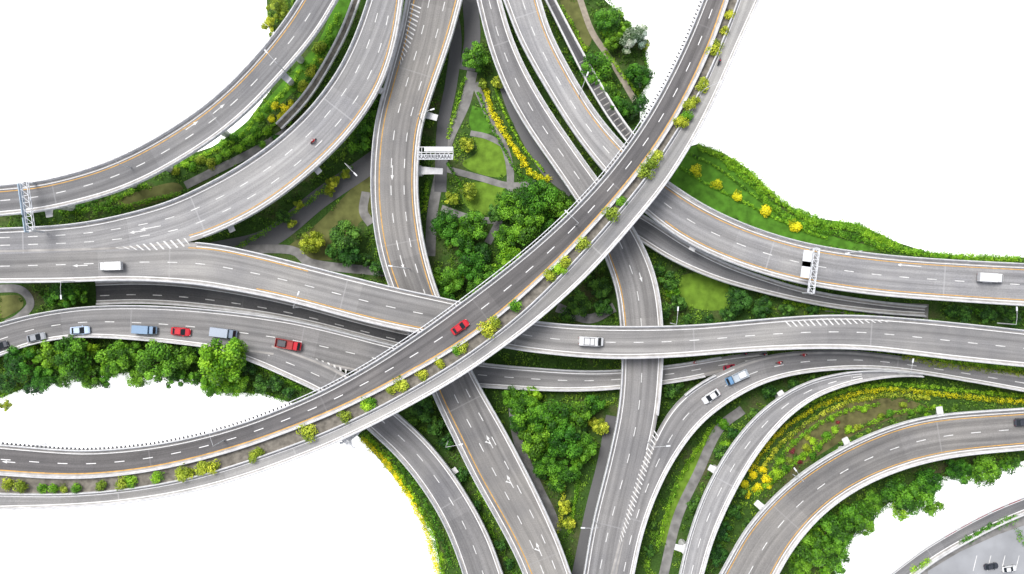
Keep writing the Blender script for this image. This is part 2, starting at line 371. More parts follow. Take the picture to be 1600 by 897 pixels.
R14=Road('elevated_road','narrow dark ramp descending beside a taller flyover',
 [(960,312),(1010,338),(1060,372),(1120,405),(1180,428),(1250,450),(1350,468),(1440,478)],
 [(950,345),(1000,377),(1060,413),(1130,441),(1200,460),(1300,481),(1400,492),(1450,495)],
 [(0,6),(.3,6),(1,1)],'cool',ext=(0,0),dash=())
R10=Road('elevated_road','light grey curved ramp merging with a straight road',
 [(1600,585),(1500,570),(1400,556),(1350,550),(1300,547),(1230,551),(1170,563),(1110,590),(1062,622),(1035,658),(1012,710),(990,770),(972,830),(958,897)],
 [(1600,612),(1500,594),(1400,579),(1330,577),(1260,582),(1200,596),(1140,626),(1090,668),(1050,722),(1022,780),(1002,840),(990,897)],
 [(0,6),(.3,5),(.5,6.5),(.62,8),(1,8)],'mid',pa=lambda x,y:y<640 and x<1130,em=(lambda x,y:y<700 and x<1160,allm),edgeoff=.8)
R16=Road('elevated_road','narrow pale concrete ramp with white parapets',
 [(1062,897),(1075,842),(1100,772),(1140,700),(1190,642),(1250,602),(1310,584),(1360,579),(1400,580),(1440,584)],
 [(1098,897),(1114,842),(1143,776),(1180,712),(1225,657),(1275,620),(1330,600),(1370,592),(1405,588),(1442,588)],
 [(0,9),(.7,7.5),(.85,5.2),(1,4.9)],'light',ext=(50,0),dash=(.5,),edgeoff=.75,wk=6)
R17=Road('elevated_road','wide warm grey curved flyover deck with yellow lines',
 [(1125,897),(1160,835),(1210,776),(1270,727),(1340,687),(1410,660),(1480,647),(1600,638)],
 [(1215,897),(1243,850),(1290,798),(1350,757),(1420,729),(1500,712),(1600,702)],
 [(0,10),(1,11)],'warm',edge=('WO','WO'),dash=(.5,))
R18=Road('road','grey roundabout road with a red and white kerb',
 [(1386,897),(1432,862),(1500,820),(1560,790),(1600,774)],[(1432,897),(1470,868),(1525,838),(1570,815),(1600,803)],[(0,1),(1,1)],'cool',cat='road',dash=(),thick=1.0)
KB=MB()
for q in np.arange(0,R18.s[-1]-3,4.4): R18.strip(KB,('A',.45),('A',.85),.03,np.array([q,q+3.2]),mask=lambda x,y:x>1480)
KB.make('red_kerb_marking',[M['redpaint']],R18.o)
R15=Road('elevated_walkway','dark narrow ribbed walkway beside a flyover',[(868,0),(900,62),(934,122),(970,182),(995,215)],[(852,0),(883,62),(917,130),(955,192),(978,220)],[(0,6),(1,6)],'low',dash=(),edge=('',''),shoulder=False,lowpar=True,cat='walkway')
for q in np.arange(2,R15.s[-1]-1,1.5): R15.strip(R15.S,('A',.6),('B',.6),.02,np.array([q,q+.25]))
R19=Road('elevated_walkway','brown stepped walkway along planted slope',[(562,0),(544,50),(516,103),(482,157),(440,202)],[(550,0),(532,47),(506,97),(473,148),(431,193)],[(0,5),(1,2)],'low',ext=(20,0),dash=(),edge=('',''),shoulder=False,lowpar=True,cat='walkway',thick=.9)
R19.o.data.materials[0]=M['bed']
R20=Road('road','lower grey road with barriers between two flyovers',
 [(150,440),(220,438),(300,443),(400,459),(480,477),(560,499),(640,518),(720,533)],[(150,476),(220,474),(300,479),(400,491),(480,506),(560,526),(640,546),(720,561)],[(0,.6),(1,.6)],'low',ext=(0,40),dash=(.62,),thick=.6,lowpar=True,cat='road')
R2.arrow(342,170);R2.arrow(300,196)
R3.arrow(235,356,True,5);R3.arrow(215,362,True,4);R4.arrow(125,415,True)
for p in((765,690),(797,752),(842,858)): R8.arrow(*p,flip=True,turn=1)
R8.arrow(613,270);R8.arrow(628,410);R13.arrow(1420,415,True,6);R1A.arrow(15,722,True);R5.arrow(490,580);R9.arrow(1000,430)
R3.hatch([(180,387),(240,379),(297,371)],[(180,388),(240,391),(297,384)],11,.28,1)
R8.hatch([(642,5),(632,60),(622,105)],[(660,5),(645,60),(624,106)],15,.3,1)
R5.hatch([(455,551),(500,562),(548,580)],[(455,552),(495,570),(540,588)],10,.35,1)
R9.hatch([(1022,672),(1001,730),(982,790),(966,850)],[(1031,674),(1011,735),(991,795),(970,852)],26,.28,1)
R4.hatch([(1225,501),(1300,497),(1395,500)],[(1225,511),(1300,508),(1395,503)],18,.28,1)
for r in ROADS: r.finish()
mb=MB()
for q in np.arange(1,R1A.s[-1],1.0):
    E,Nn,w,px=R1A.ev(np.array([q])); p=E[0]+Nn[0]*.3; a=math.atan2(Nn[0][1],Nn[0][0])
    mb.box((p[0],p[1],p[2]+.3),(.3,.1,.35),a)
mb.make('baluster_fence',[M['darksteel']],R1A.o)
mb=MB(); mb.rings([[R1A.EA[i]+R1A.N[i]*(.64+a)+np.array((0,0,.5+b)) for a,b in((-.09,-.07),(-.09,.07),(.09,.07),(.09,-.07))] for i in range(R1A.n)]); mb.make('fence_rail',[M['panel']],R1A.o)
def pier(r,px=None,py=None,idx=None):
    mb=MB()
    if idx is None:
        i=r.nearpx(px,py); z=r.z[i]-2.2; T=Vector(P(px,py,z))
    else: i=idx; z=r.z[i]-2.2; T=Vector(r.C[i]); T.z=z
    C=Vector(r.C[i]); C.z=z; nn=Vector(r.N[i]); tt=Vector(r.T[i])
    side=(T-C).dot(nn); sg=1 if side>=0 else -1
    W=r.w[i]; e=max(abs(side),W*.38)
    rg=[]
    for d,h in((-W*.36,.25),(-W*.15,.9),(e*.5,1.1),(e*.9,.55),(e+.3,.3)):
        c=C+nn*sg*d
        t=1.0 if d<e*.6 else .75
        rg.append([c+tt*t+Vector((0,0,.5)),c-tt*t+Vector((0,0,.5)),c-tt*t*.8+Vector((0,0,.3-h)),c+tt*t*.8+Vector((0,0,.3-h))])
    mb.rings(rg)
    cc=C+nn*sg*(max(0,e-W*.38)*.8)
    rg=[]
    for zz,s in((z+.1,1.25),(z-1.3,.85),(-.1,.8)):
        rg.append([Vector((cc.x,cc.y,zz))+tt*a*s+nn*b*s for a,b in((1,.5),(.5,1),(-.5,1),(-1,.5),(-1,-.5),(-.5,-1),(.5,-1),(1,-.5))])
    mb.rings(rg)
    mb.make('pier',[M['parapet']],r.o)
for r,pts in((R2,[(450,128),(242,272),(75,338)]),(R3,[(597,140),(500,268),(360,362)]),(R8,[(683,180),(690,268)]),(R9,[(800,158)]),
  (R13,[(905,150),(1085,392)]),(R16,[(1218,613),(1108,732),(1055,858)]),(R17,[(1325,683),(1182,785),(1475,636)]),(R7,[(712,733)]),(R1B,[(545,695)])):
    for p in pts: pier(r,*p)
def inlower(r,x,y,z):
    for q in ROADS:
        if q is r: continue
        j=q.near(x,y)
        if q.z[j]<z-.5 and math.hypot(q.C[j][0]-x,q.C[j][1]-y)<q.w[j]/2+1.5: return True
    return False
for r in ROADS:
    if r in(R18,R1M,R15,R19,R20): continue
    for q in np.arange(8,r.s[-1],26):
        i=int(np.argmin(abs(r.s-q)))
        if r.z[i]>4 and r.w[i]>3 and not inlower(r,r.C[i][0],r.C[i][1],r.z[i]) : pier(r,idx=i)
# ---------------------------------------------------------------- ground
def poly(name,pts,z,mat,label=None,spl=True,cat='ground',kind='structure'):
    p=np.array(pts,float)
    if spl: p=crom(np.vstack([p,p[0]]),len(p)*6)[:-1]
    mb=MB(); mb.v=[P(x,y,z) for x,y in p]; mb.f=[tuple(range(len(p)))]; mb.m=[0]
    ar=sum(mb.v[i][0]*mb.v[(i+1)%len(p)][1]-mb.v[(i+1)%len(p)][0]*mb.v[i][1] for i in range(len(p)))
    if ar<0: mb.f=[tuple(reversed(mb.f[0]))]
    return mb.make(name,[M[mat]],label=label or name,category=cat,kind=kind)
LAND=[(415,-45),(418,40),(440,62),(470,50),(445,110),(405,165),(375,205),(330,230),(285,245),(250,262),(220,268),(150,290),(60,310),(-45,315),(-45,640),(0,622),(40,606),(130,590),(200,582),(300,592),(340,612),(410,615),(450,628),(520,650),(562,684),(598,724),(638,774),(678,835),(690,897),(698,945),(1300,945),(1305,880),(1345,820),(1390,785),(1440,780),(1470,745),(1520,742),(1570,730),(1600,720),(1645,720),(1645,402),(1600,402),(1520,402),(1450,394),(1400,378),(1340,350),(1270,340),(1220,315),(1170,265),(1130,239),(1090,225),(1040,240),(1000,190),(1000,150),(1015,125),(1005,60),(980,35),(945,0),(935,-45)]
mb=MB(); mb.quad((-3000,-3000,-.6),(3000,-3000,-.6),(3000,3000,-.6),(-3000,3000,-.6)); mb.make('ground',[M['void']],label='glowing white backdrop ground surrounding the interchange',category='ground',kind='structure')
poly('green_terrain',LAND,0,'green','dark green planted land beneath the interchange',spl=False)
poly('paved_terrain',[(1390,945),(1410,900),(1445,866),(1515,826),(1645,768),(1645,945)],0.0,'paving','grey paved corner beside roundabout road',spl=False)
poly('plaza_pavement',[(1445,945),(1450,892),(1500,862),(1560,835),(1645,805),(1645,945)],.2,'plaza','plain blue-grey paved square beside roundabout road',spl=False,cat='pavement')
mb=MB()
for k in range(5):
    x=1520+k*22; mb.quad(P(x,892,.21),P(x+1.2,892,.21),P(x+7,868,.21),P(x+5.8,868,.21))
mb.make('bay_markings',[M['faded']],None,label='faded white parking bay lines',category='markings',kind='structure')
def path(name,pts,wm,z,mat,label,cat='path'):
    c=crom(pts,max(8,len(pts)*8)); w=np.array([P(x,y,0) for x,y in c]); T=np.gradient(w,axis=0); T/=np.linalg.norm(T,axis=1)[:,None]
    n=np.stack([-T[:,1],T[:,0],0*T[:,0]],1); mb=MB(); a=w+n*wm/2;b=w-n*wm/2; a[:,2]=z;b[:,2]=z
    for i in range(len(c)-1): mb.quad(b[i],b[i+1],a[i+1],a[i])
    o=mb.make(name,[M[mat]],label=label,category=cat,kind='structure'); PATHS.append((w,wm)); return o
PATHS=[];LAWNS=[]
zz=[0.01]
def nz(): zz[0]+=.006; return zz[0]
def lawn(pts,mat,label='clipped green lawn patch'):
    poly('lawn' if mat!='soil' else 'garden_ground',pts,nz(),mat,label,cat='lawn'); LAWNS.append(np.array(pts,float))
lawn([(740,213),(775,220),(790,250),(788,276),(750,272),(722,256),(745,238)],'lawn')
lawn([(740,284),(786,290),(786,320),(765,336),(735,328),(722,306)],'lawn')
lawn([(738,165),(762,175),(770,205),(742,208),(733,190)],'lawnd')
lawn([(450,385),(500,345),(578,272),(584,330),(560,350),(540,400),(480,405)],'brownlawn','dry olive lawn beside trees')
lawn([(1065,430),(1100,425),(1140,445),(1140,478),(1105,485),(1060,470)],'lawn')
lawn([(1060,235),(1090,228),(1150,262),(1220,325),(1300,368),(1380,390),(1260,385),(1120,335),(1050,290)],'lawnd','long dark green lawn with yellow flower beds')
lawn([(0,462),(30,462),(36,478),(20,490),(0,496)],'brownlawn','small round olive lawn island')
lawn([(875,0),(905,0),(925,60),(900,80)],'brownlawn','narrow olive lawn')
lawn([(520,0),(548,0),(500,100),(430,170),(380,215),(290,256),(300,250),(380,195),(440,130),(500,60)],'lawnd','sloping planted green bank beside flyover')
lawn([(1030,840),(1052,760),(1095,690),(1120,660),(1108,700),(1075,760),(1050,860)],'lawn','bright green grass bank')
lawn([(1225,700),(1255,662),(1320,632),(1400,622),(1455,640),(1400,652),(1330,682),(1262,722),(1235,738)],'soil','brown soil garden bed')
lawn([(180,310),(270,285),(280,305),(200,325)],'brownlawn','narrow strip of dry lawn')
G='grey paved footpath through planting'
path('footpath',[(738,112),(727,160),(702,215),(690,260),(676,330),(672,400)],2.6,nz(),'paving',G)
path('footpath',[(742,130),(768,190),(792,240),(797,290),(782,340),(762,380)],1.8,nz(),'paving',G)
path('footpath',[(690,262),(750,278),(797,290),(850,285)],1.6,nz(),'paving',G)
path('footpath',[(735,208),(762,214),(790,228)],1.4,nz(),'paving',G)
path('footpath',[(690,325),(740,342),(782,345)],1.6,nz(),'paving',G)
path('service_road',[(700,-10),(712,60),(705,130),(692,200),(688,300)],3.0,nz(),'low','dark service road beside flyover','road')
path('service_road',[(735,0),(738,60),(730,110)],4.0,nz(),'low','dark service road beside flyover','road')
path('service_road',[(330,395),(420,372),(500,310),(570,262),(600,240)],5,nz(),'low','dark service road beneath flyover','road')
path('footpath',[(330,392),(450,390),(490,412),(600,425)],2.2,nz(),'paving',G)
path('footpath',[(572,300),(568,330),(580,350)],2.2,nz(),'paving',G)
path('footpath',[(-20,452),(30,452),(48,474),(30,496),(10,506)],2.0,nz(),'paving',G)
path('footpath',[(905,-5),(925,50),(955,95),(992,158)],1.5,nz(),'tan','tan footpath through trees')
path('service_road',[(903,905),(925,800),(945,720),(958,650)],3.6,nz(),'low','dark service road beside flyover','road')
path('footpath',[(1035,905),(1058,810),(1090,740),(1122,672),(1160,640)],2.4,nz(),'paving',G)
path('service_road',[(1290,474),(1380,484),(1450,488)],4.0,nz(),'paving','grey service road beneath flyover','road')
path('footpath',[(290,290),(330,270),(400,235),(450,205)],2.0,nz(),'paving',G)
path('footpath',[(800,620),(810,690),(840,760),(860,800),(870,830)],2.4,nz(),'paving',G)
path('footpath',[(870,480),(920,498),(960,480)],2.4,nz(),'paving',G)
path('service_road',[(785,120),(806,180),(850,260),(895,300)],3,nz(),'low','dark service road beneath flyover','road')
# ---------------------------------------------------------------- foliage
def leafmesh(name,cent,rad,per,size,flat=1.0,mat='leaf',shade=None,low=-.25):
    cent=np.asarray(cent,float); n=len(cent); rad=np.asarray(rad,float)
    tot=n*per; c=np.repeat(cent,per,0); r=np.repeat(rad,per)
    d=rng.normal(size=(tot,3)); d/=np.linalg.norm(d,axis=1)[:,None]
    neg=d[:,2]<low; d[neg,2]*=-1
    pos=c+d*(r*rng.uniform(.62,1.08,tot))[:,None]*np.array((1,1,flat))
    nn=d+rng.normal(size=(tot,3))*.45+np.array((0,0,.35)); nn/=np.linalg.norm(nn,axis=1)[:,None]
    t=np.cross(nn,rng.normal(size=(tot,3))); t/=np.linalg.norm(t,axis=1)[:,None]; bb=np.cross(nn,t)
    a=(size*rng.uniform(.6,1.35,tot))[:,None]
    V=np.stack([pos-t*a*.5,pos-bb*a*.33,pos+t*a*.5,pos+bb*a*.33],1).reshape(-1,3)
    me=bpy.data.meshes.new(name); me.vertices.add(tot*4); me.vertices.foreach_set('co',V.ravel())
    me.loops.add(tot*4); me.loops.foreach_set('vertex_index',np.arange(tot*4)); me.polygons.add(tot)
    me.polygons.foreach_set('loop_start',np.arange(tot)*4)
    me.update(calc_edges=True)
    cs=rng.uniform(0,1,n) if shade is None else shade
    s=np.clip(.5+(np.repeat(cs,per)-.5)*.8+rng.normal(size=tot)*.17,0,1)
    at=me.attributes.new('shade','FLOAT','FACE'); at.data.foreach_set('value',s)
    me.materials.append(M[mat]); return me
CR=[]
for k in range(8):
    big=k<5
    R=5.0 if big else 2.4
    hz=5.8 if big else 3.0
    nc=34 if big else 16
    cl=[];rd=[]
    ecc=random.uniform(.8,1.0)
    while len(cl)<nc:
        p=rng.uniform(-1,1,3)
        l=np.linalg.norm(p)
        if l>1 or l<.35 or p[2]<-.6: continue
        rr=random.uniform(.16,.36)*R*(1 if big else 1.1)
        q=p*(R-rr*.8); q[0]*=ecc
        cl.append((q[0],q[1],hz+q[2]*.78)); rd.append(rr)
    me=leafmesh('crown',cl,rd,130 if big else 80,.48 if big else .36,.85)
    mb=MB(); r=.055*R+.06
    mb.tube((0,0,-.1),(0.1,0,hz*.5),r*1.3,r,8); mb.tube((.1,0,hz*.5),(0,.1,hz),r,r*.5,8)
    for c in cl[:7]: mb.tube((.05,0,hz*random.uniform(.45,.8)),tuple(c),r*.5,r*.15,6)
    CR.append((me,mb.mesh('trunk',[M['bark']]),R))
TL={'leaf':'round green broadleaf tree growing in the planted ground','leafb':'bright green leafy tree with a dense crown','leafd':'dark green tree beside a road','leafo':'small yellow-green tree on the lawn','leafw':'tree with silvery pale blossom among green trees'}
TG={'leaf':'green trees','leafb':'bright green trees','leafd':'dark green trees','leafo':'yellow-green trees','leafw':'pale trees'}
def tree(px,py,r,mat='leaf'):
    R=r*.158
    big=R>2.9
    me,tm,R0=CR[random.randrange(5)] if big else CR[5+random.randrange(3)]
    sc=R/R0; zc=(5.8 if big else 3.0)*sc
    x,y,_=P(px,py,zc+R*.3)
    e=bpy.data.objects.new('tree',None); e.empty_display_size=.5; link(e,label=TL[mat],category='tree',group=TG[mat])
    e.location=(x,y,0); e.rotation_euler=(0,0,random.uniform(0,6.28)); e.scale=(sc,sc*random.uniform(.92,1.08),sc*random.uniform(.9,1.1))
    link(bpy.data.objects.new('trunk',tm),e)
    c=bpy.data.objects.new('crown',me); link(c,e); c.material_slots[0].link='OBJECT'; c.material_slots[0].material=M[mat]
T={
'leaf':[(742,88,27),(695,350,26),(740,352,30),(718,380,25),(800,318,30),(842,308,36),(872,322,28),(826,350,35),(790,372,25),(852,345,22),(735,415,27),(703,440,24),(760,435,26),(745,450,20),(700,462,18),(680,430,16),(575,190,28),(560,222,24),(584,158,16),(592,215,14),
 (930,105,30),(945,140,24),(970,165,22),(950,30,26),(1000,115,24),(905,90,16),(958,60,20),(975,45,18),
 (820,640,32),(860,650,36),(900,648,30),(838,688,32),(882,690,36),(912,702,26),(852,728,26),(890,735,22),(800,620,22),(870,755,18),(928,632,20),
 (30,570,32),(68,590,26),(112,560,36),(135,588,24),(178,560,32),(212,590,22),(242,568,36),(282,562,26),(272,592,20),(160,592,18),(205,555,24),(75,555,26),(300,590,16),
 (95,460,26),(122,458,18),(78,468,14),(1270,862,34),(1308,872,28),(1300,828,30),(1342,808,32),(1362,790,24),(1402,770,28),(1432,780,32),(1452,755,26),(1462,792,18),(1500,736,24),(1542,736,28),(1580,728,18),(1250,888,22),(1240,860,16)],
'leafb':[(345,562,46),(330,600,24),(365,600,24),(372,548,22),(38,560,24),(170,575,20),(255,545,16),(795,405,24),(965,20,14),(920,125,14),(880,665,22),(835,615,16),(1320,845,18),(1410,800,18),(1520,742,16),(100,470,14),(1275,835,16),(565,205,16),(1050,455,14),(840,330,18),(715,438,14),(140,545,16),(95,575,18),(225,560,16),(1290,885,16),(1355,825,16),(1440,765,14),(860,690,18),(905,720,14),(728,360,16),(770,425,16),(950,45,14),(960,150,14),(820,675,14),(790,330,14),(580,200,14)],
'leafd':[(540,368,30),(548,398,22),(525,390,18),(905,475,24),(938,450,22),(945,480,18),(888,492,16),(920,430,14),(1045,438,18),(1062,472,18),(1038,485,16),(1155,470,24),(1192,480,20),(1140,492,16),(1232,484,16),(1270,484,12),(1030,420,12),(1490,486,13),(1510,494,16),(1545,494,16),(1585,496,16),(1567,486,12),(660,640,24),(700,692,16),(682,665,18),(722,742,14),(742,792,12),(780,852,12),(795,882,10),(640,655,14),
 (1130,832,20),(1125,870,20),(1150,800,16),(1170,822,12),(1130,708,16),(1150,680,14),(1182,650,14),(1202,612,14),(1088,790,14),(1085,832,14),(1015,860,12),(1020,820,10),(1050,610,16),(1058,600,12),(1000,160,18),(985,175,14),(590,420,16),(568,405,14),(430,600,14),(405,600,18),(450,612,12),(385,575,16),(310,545,14),(50,605,18),(100,590,18),(8,600,18),(810,660,20),(905,675,16),(845,740,14),(1240,600,12),(1270,590,10),(1110,500,10),(1075,500,10),(440,338,14),(870,760,12),(755,395,20),(775,330,18),(1160,770,12)],
'leafo':[(486,380,24),(732,298,16),(704,310,14),(730,225,14),(778,128,12),(520,286,14),(940,668,15),(882,792,14),(890,818,12),(432,12,20),(418,38,14),(425,58,10),(5,635,12),(755,130,10),(455,350,10),(465,320,10),(540,270,10),(928,660,10),(515,300,10),(1010,70,10)],
'leafw':[(990,62,24),(1003,45,12)]}
for k,L in T.items():
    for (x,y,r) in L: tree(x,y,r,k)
SH=[]
for k in range(4):
    n=9; c=rng.normal(size=(n,3))*.25; c[:,2]=abs(c[:,2])+.45
    SH.append(leafmesh('shrub',c,rng.uniform(.45,.65,n),75,.2,.9))
def shrub(px,py,r,mat,z=0,label='round clipped green shrub in planted bed',group='round shrubs'):
    o=bpy.data.objects.new('shrub',random.choice(SH)); link(o,label=label,category='shrub',group=group)
    R=r*(H-z)/F; x,y,_=P(px,py,z+R*.6); o.location=(x,y,z-.1); o.scale=(R,R,R*random.uniform(.8,1.1)); o.rotation_euler=(0,0,random.uniform(0,6))
    o.material_slots[0].link='OBJECT'; o.material_slots[0].material=M[mat]
for x,y,r in [(10,757,11),(32,761,12),(66,763,9),(84,764,9),(100,764,7),(118,763,9),(156,760,10),(190,756,10),(204,752,10),(245,747,10),(285,741,12),(295,739,10),(316,733,12),(331,730,11),(396,712,10),(405,707,9),(481,676,14),(539,651,10),(573,633,10),(580,629,10),(611,608,9),(628,601,12),(660,586,9),(686,566,9),(714,547,9),(722,543,9),(762,515,13),(772,505,12),(805,477,11),(860,432,11),(872,420,12),(882,410,11),(911,381,11),(956,334,12),(970,315,9),(1008,268,12),(1018,255,12),(1026,243,11),(1062,190,12),(1070,182,11),(1080,162,12),(1087,157,8),(1097,135,11),(1099,128,8),(1116,78,10),(1121,70,8),(1133,48,8),(1142,22,9)]:
    shrub(x,y,r*1.12,random.choice(['leafo','leafo','leafo','leafb']),z=R1M.z[R1M.nearpx(x,y)],label='rounded yellow-green shrub in the flyover median strip',group='median shrubs')
yl='bright yellow flowering shrub in planted bed'
for x,y,r in [(1088,266,10),(1120,288,9),(1153,307,9),(1196,330,11),(1244,353,11),(1163,757,8),(1176,742,8),(1190,733,8),(1197,748,8),(1184,762,8),(1168,772,8),(1202,760,6),(430,165,8),(445,170,8),(438,184,9),(455,163,7),(425,186,7),(450,182,7)]:
    shrub(x,y,r,'leafy',label=yl,group='yellow flowering shrubs')
for x,y,r in [(517,63,9),(520,85,7),(497,75,13),(486,112,10),(475,135,12),(470,150,9),(462,172,9),(475,160,7),(415,170,8),(405,183,9),(418,205,9),(400,205,10),(390,220,10),(375,232,10),(355,238,9),(340,248,9),(365,215,9),(350,222,8),(330,255,9),(312,250,10),(300,262,9),(290,255,9),(275,268,8),(450,190,7),(430,215,7),(410,225,7),(500,95,6),(1240,690,6),(1260,700,8),(1270,690,7),(1280,700,7),(1245,715,6),(1235,720,7),(1262,683,6),(1128,660,12),(1135,695,10),(1440,640,9),(1450,650,7),(1375,650,6),(1325,672,8),(1300,655,6),(1290,680,8),(1350,640,6),(1410,632,7),(1255,712,8),(1270,712,7),(1305,672,7),(1228,732,8),(1215,740,8),(1222,720,7),(1340,668,7),(1390,645,7),(1425,645,6)]:
    shrub(x,y,r,random.choice(['leaf','leafb','leafb','leafo']))
for x,y,r in [(1238,705,5),(1250,722,5),(1310,660,4),(1236,722,4)]: shrub(x,y,r,'leafr',label='dark red shrub in brown soil bed',group='red shrubs')
def hedge(pts,wpx,mat,label='trimmed green hedge row',hgt=.9,dens=1.0,z=0):
    c=crom(pts,max(6,int(np.linalg.norm(np.diff(np.array(pts,float),axis=0),axis=1).sum()/3)))
    R=wpx*.16/2; cen=[];rd=[]
    reps=max(1,int(R/.55*dens))
    for x,y in c:
        for j in range(reps):
            r=min(R,.75)*random.uniform(.7,1.15)
            a=random.uniform(0,6.28);q=random.uniform(0,max(0,R-r*.5))
            X,Y,_=P(x,y,z); cen.append((X+math.cos(a)*q,Y+math.sin(a)*q,z+hgt*random.uniform(.3,.8))); rd.append(r)
    link(bpy.data.objects.new('hedge',leafmesh('hedge',cen,rd,28,.3,.8,mat)),label=label,category='hedge')
ylh='hedge thick with yellow flowers'
hedge([(758,140),(772,180),(792,215),(815,250),(835,275),(858,280)],13,'leafy',ylh,hgt=1.3,dens=1.5)
hedge([(748,145),(764,190),(783,225),(803,262),(830,286)],6,'leafb');hedge([(774,140),(792,185),(817,230),(850,268)],5,'leafb')
hedge([(572,682),(600,712),(628,748),(655,795),(680,845),(692,900)],14,'leafb',dens=1.3)
hedge([(566,684),(610,730),(646,787),(669,837),(683,892)],12,'leafy',ylh,hgt=1.5,dens=1.3);hedge([(604,702),(644,750),(679,810),(704,880)],10,'leaf')
hedge([(1170,735),(1200,692),(1250,650),(1310,622),(1380,608),(1450,613),(1530,622),(1610,628)],10,'leafy','yellow-green hedge lining a ramp',dens=1.2,hgt=1.3)
hedge([(1165,725),(1195,682),(1245,640),(1305,613),(1380,600),(1450,604),(1530,613),(1610,619)],8,'leafb')
hedge([(1185,738),(1215,698),(1260,660),(1315,632),(1380,617),(1450,622)],10,'leafo')
hedge([(1200,745),(1228,705),(1268,668),(1320,642),(1370,632)],9,'leafb')
hedge([(1180,770),(1215,745),(1250,715),(1300,680)],9,'leafb');hedge([(1330,672),(1400,645),(1470,635)],8,'leafb')
hedge([(1028,850),(1050,775),(1080,715),(1112,670)],14,'leafb','long bright green hedge beside ramp',dens=.8)
hedge([(700,215),(712,170),(726,125)],8,'leafb');hedge([(668,285),(664,330)],8,'leafb');hedge([(660,300),(656,350)],5,'leaf')
hedge([(395,565),(430,585),(470,607)],8,'leafb');hedge([(370,388),(430,352),(500,302),(548,262)],11,'leafb',dens=1.2)
hedge([(95,333),(150,325),(230,288)],10,'leafb');hedge([(150,330),(200,322),(280,303)],9,'leafb');hedge([(95,322),(130,322),(170,305)],12,'leaf')
hedge([(290,252),(330,238),(378,212),(405,172)],9,'leafb');hedge([(268,262),(300,256),(350,240),(405,212),(450,180)],8,'leafb')
hedge([(530,20),(515,50),(500,85),(480,110)],11,'leafb');hedge([(470,110),(455,135),(420,165)],10,'leafb')
hedge([(546,20),(530,55),(505,100),(470,145)],7,'leaf')
hedge([(1092,230),(1130,245),(1178,277),(1226,320),(1275,347),(1330,357),(1390,382),(1445,397),(1590,405)],15,'leafb','rough grassy hedge on bank edge',dens=1.4)
hedge([(1130,252),(1170,284),(1215,330),(1260,354),(1330,370),(1390,390)],14,'leafb',dens=1.2)
hedge([(1240,328),(1290,348),(1340,354),(1400,383)],15,'leafb',dens=1.4)
hedge([(1062,262),(1110,290),(1160,315),(1230,350),(1290,372)],6,'leafb')
hedge([(1075,240),(1120,262),(1170,300),(1225,340)],5,'leaf')
hedge([(1410,556),(1450,566),(1480,571),(1540,577),(1610,584)],11,'leafo','yellow-green hedge between two road decks',z=5.5,dens=1.2)
hedge([(1420,553),(1480,565),(1540,571),(1610,578)],8,'leafb','green hedge between two road decks',z=5.5)
hedge([(700,255),(712,275),(725,300)],6,'leaf');hedge([(872,30),(900,90),(935,150),(970,195)],9,'leaf')
hedge([(875,10),(900,50),(915,80)],8,'leafb');hedge([(945,80),(975,120),(1000,150)],7,'leafb')
hedge([(880,760),(878,800),(870,830)],9,'leafo');hedge([(905,720),(900,770),(890,830)],8,'leafb')
hedge([(750,800),(790,870),(805,900)],10,'leaf');hedge([(735,740),(760,790)],9,'leaf')
hedge([(1010,890),(1022,830)],9,'leaf');hedge([(1100,890),(1120,830),(1150,790)],8,'leaf')
hedge([(1480,482),(1545,488),(1600,490)],10,'leaf',dens=1.3);hedge([(1225,472),(1300,484),(1380,496),(1460,502)],6,'leafb');hedge([(1300,492),(1380,500),(1470,503)],8,'leaf')
hedge([(1505,846),(1540,826),(1585,808)],15,'leaf','long low green planted island',z=.6,dens=1.4);hedge([(1425,888),(1450,874)],12,'leafb',z=.6,dens=1.2);hedge([(1588,830),(1600,850)],12,'leafb',z=.3)
hedge([(-20,632),(0,622),(40,606),(130,590),(200,582),(300,592),(340,612),(410,615),(450,626)],12,'leaf','loose shrubs along edge of planted land')
hedge([(1305,900),(1308,875),(1345,822),(1390,788),(1440,782),(1470,748),(1520,744),(1570,732),(1610,722)],12,'leaf','loose shrubs along edge of planted land')
hedge([(1005,185),(1002,150),(1014,125),(1008,90),(1002,60),(978,35),(945,-5)],10,'leaf','loose shrubs along edge of planted land')
def inside(pts,poly):
    x,y=pts[:,0],pts[:,1]; r=np.zeros(len(pts),bool); p=np.asarray(poly,float); j=len(p)-1
    for i in range(len(p)):
        c=((p[i,1]>y)!=(p[j,1]>y))&(x<(p[j,0]-p[i,0])*(y-p[i,1])/(p[j,1]-p[i,1]+1e-9)+p[i,0]); r^=c; j=i
    return r
q=rng.uniform((-40,-40),(1640,940),size=(26000,2)); q=q[inside(q,LAND)]
for L in LAWNS: q=q[~inside(q,L)]
W=np.stack([(q[:,0]-800)*.16,(448.5-q[:,1])*.16],1); keep=np.ones(len(W),bool)
for w,wm in PATHS:
    d=np.min((W[:,None,0]-w[None,:,0])**2+(W[:,None,1]-w[None,:,1])**2,axis=1); keep&=d>(wm/2+.7)**2
for r in ROADS:
    mrg=-1.2 if r is R20 else 3
    c=r.C[::2]; d2=(W[:,None,0]-c[None,:,0])**2+(W[:,None,1]-c[None,:,1])**2; i=d2.argmin(1); d=np.sqrt(d2.min(1)); keep&=~((d<r.w[::2][i]/2-mrg)) 
W=W[keep]; rd=rng.uniform(.45,1.1,len(W))
sh=.58+.35*np.sin(W[:,0]*.21+2*np.sin(W[:,1]*.13))*np.cos(W[:,1]*.17)+rng.uniform(-.25,.25,len(W))
um=leafmesh('undergrowth',np.c_[W,rd*.25],rd,16,.42,.6,'leafu',shade=np.clip(sh,0,1),low=0)
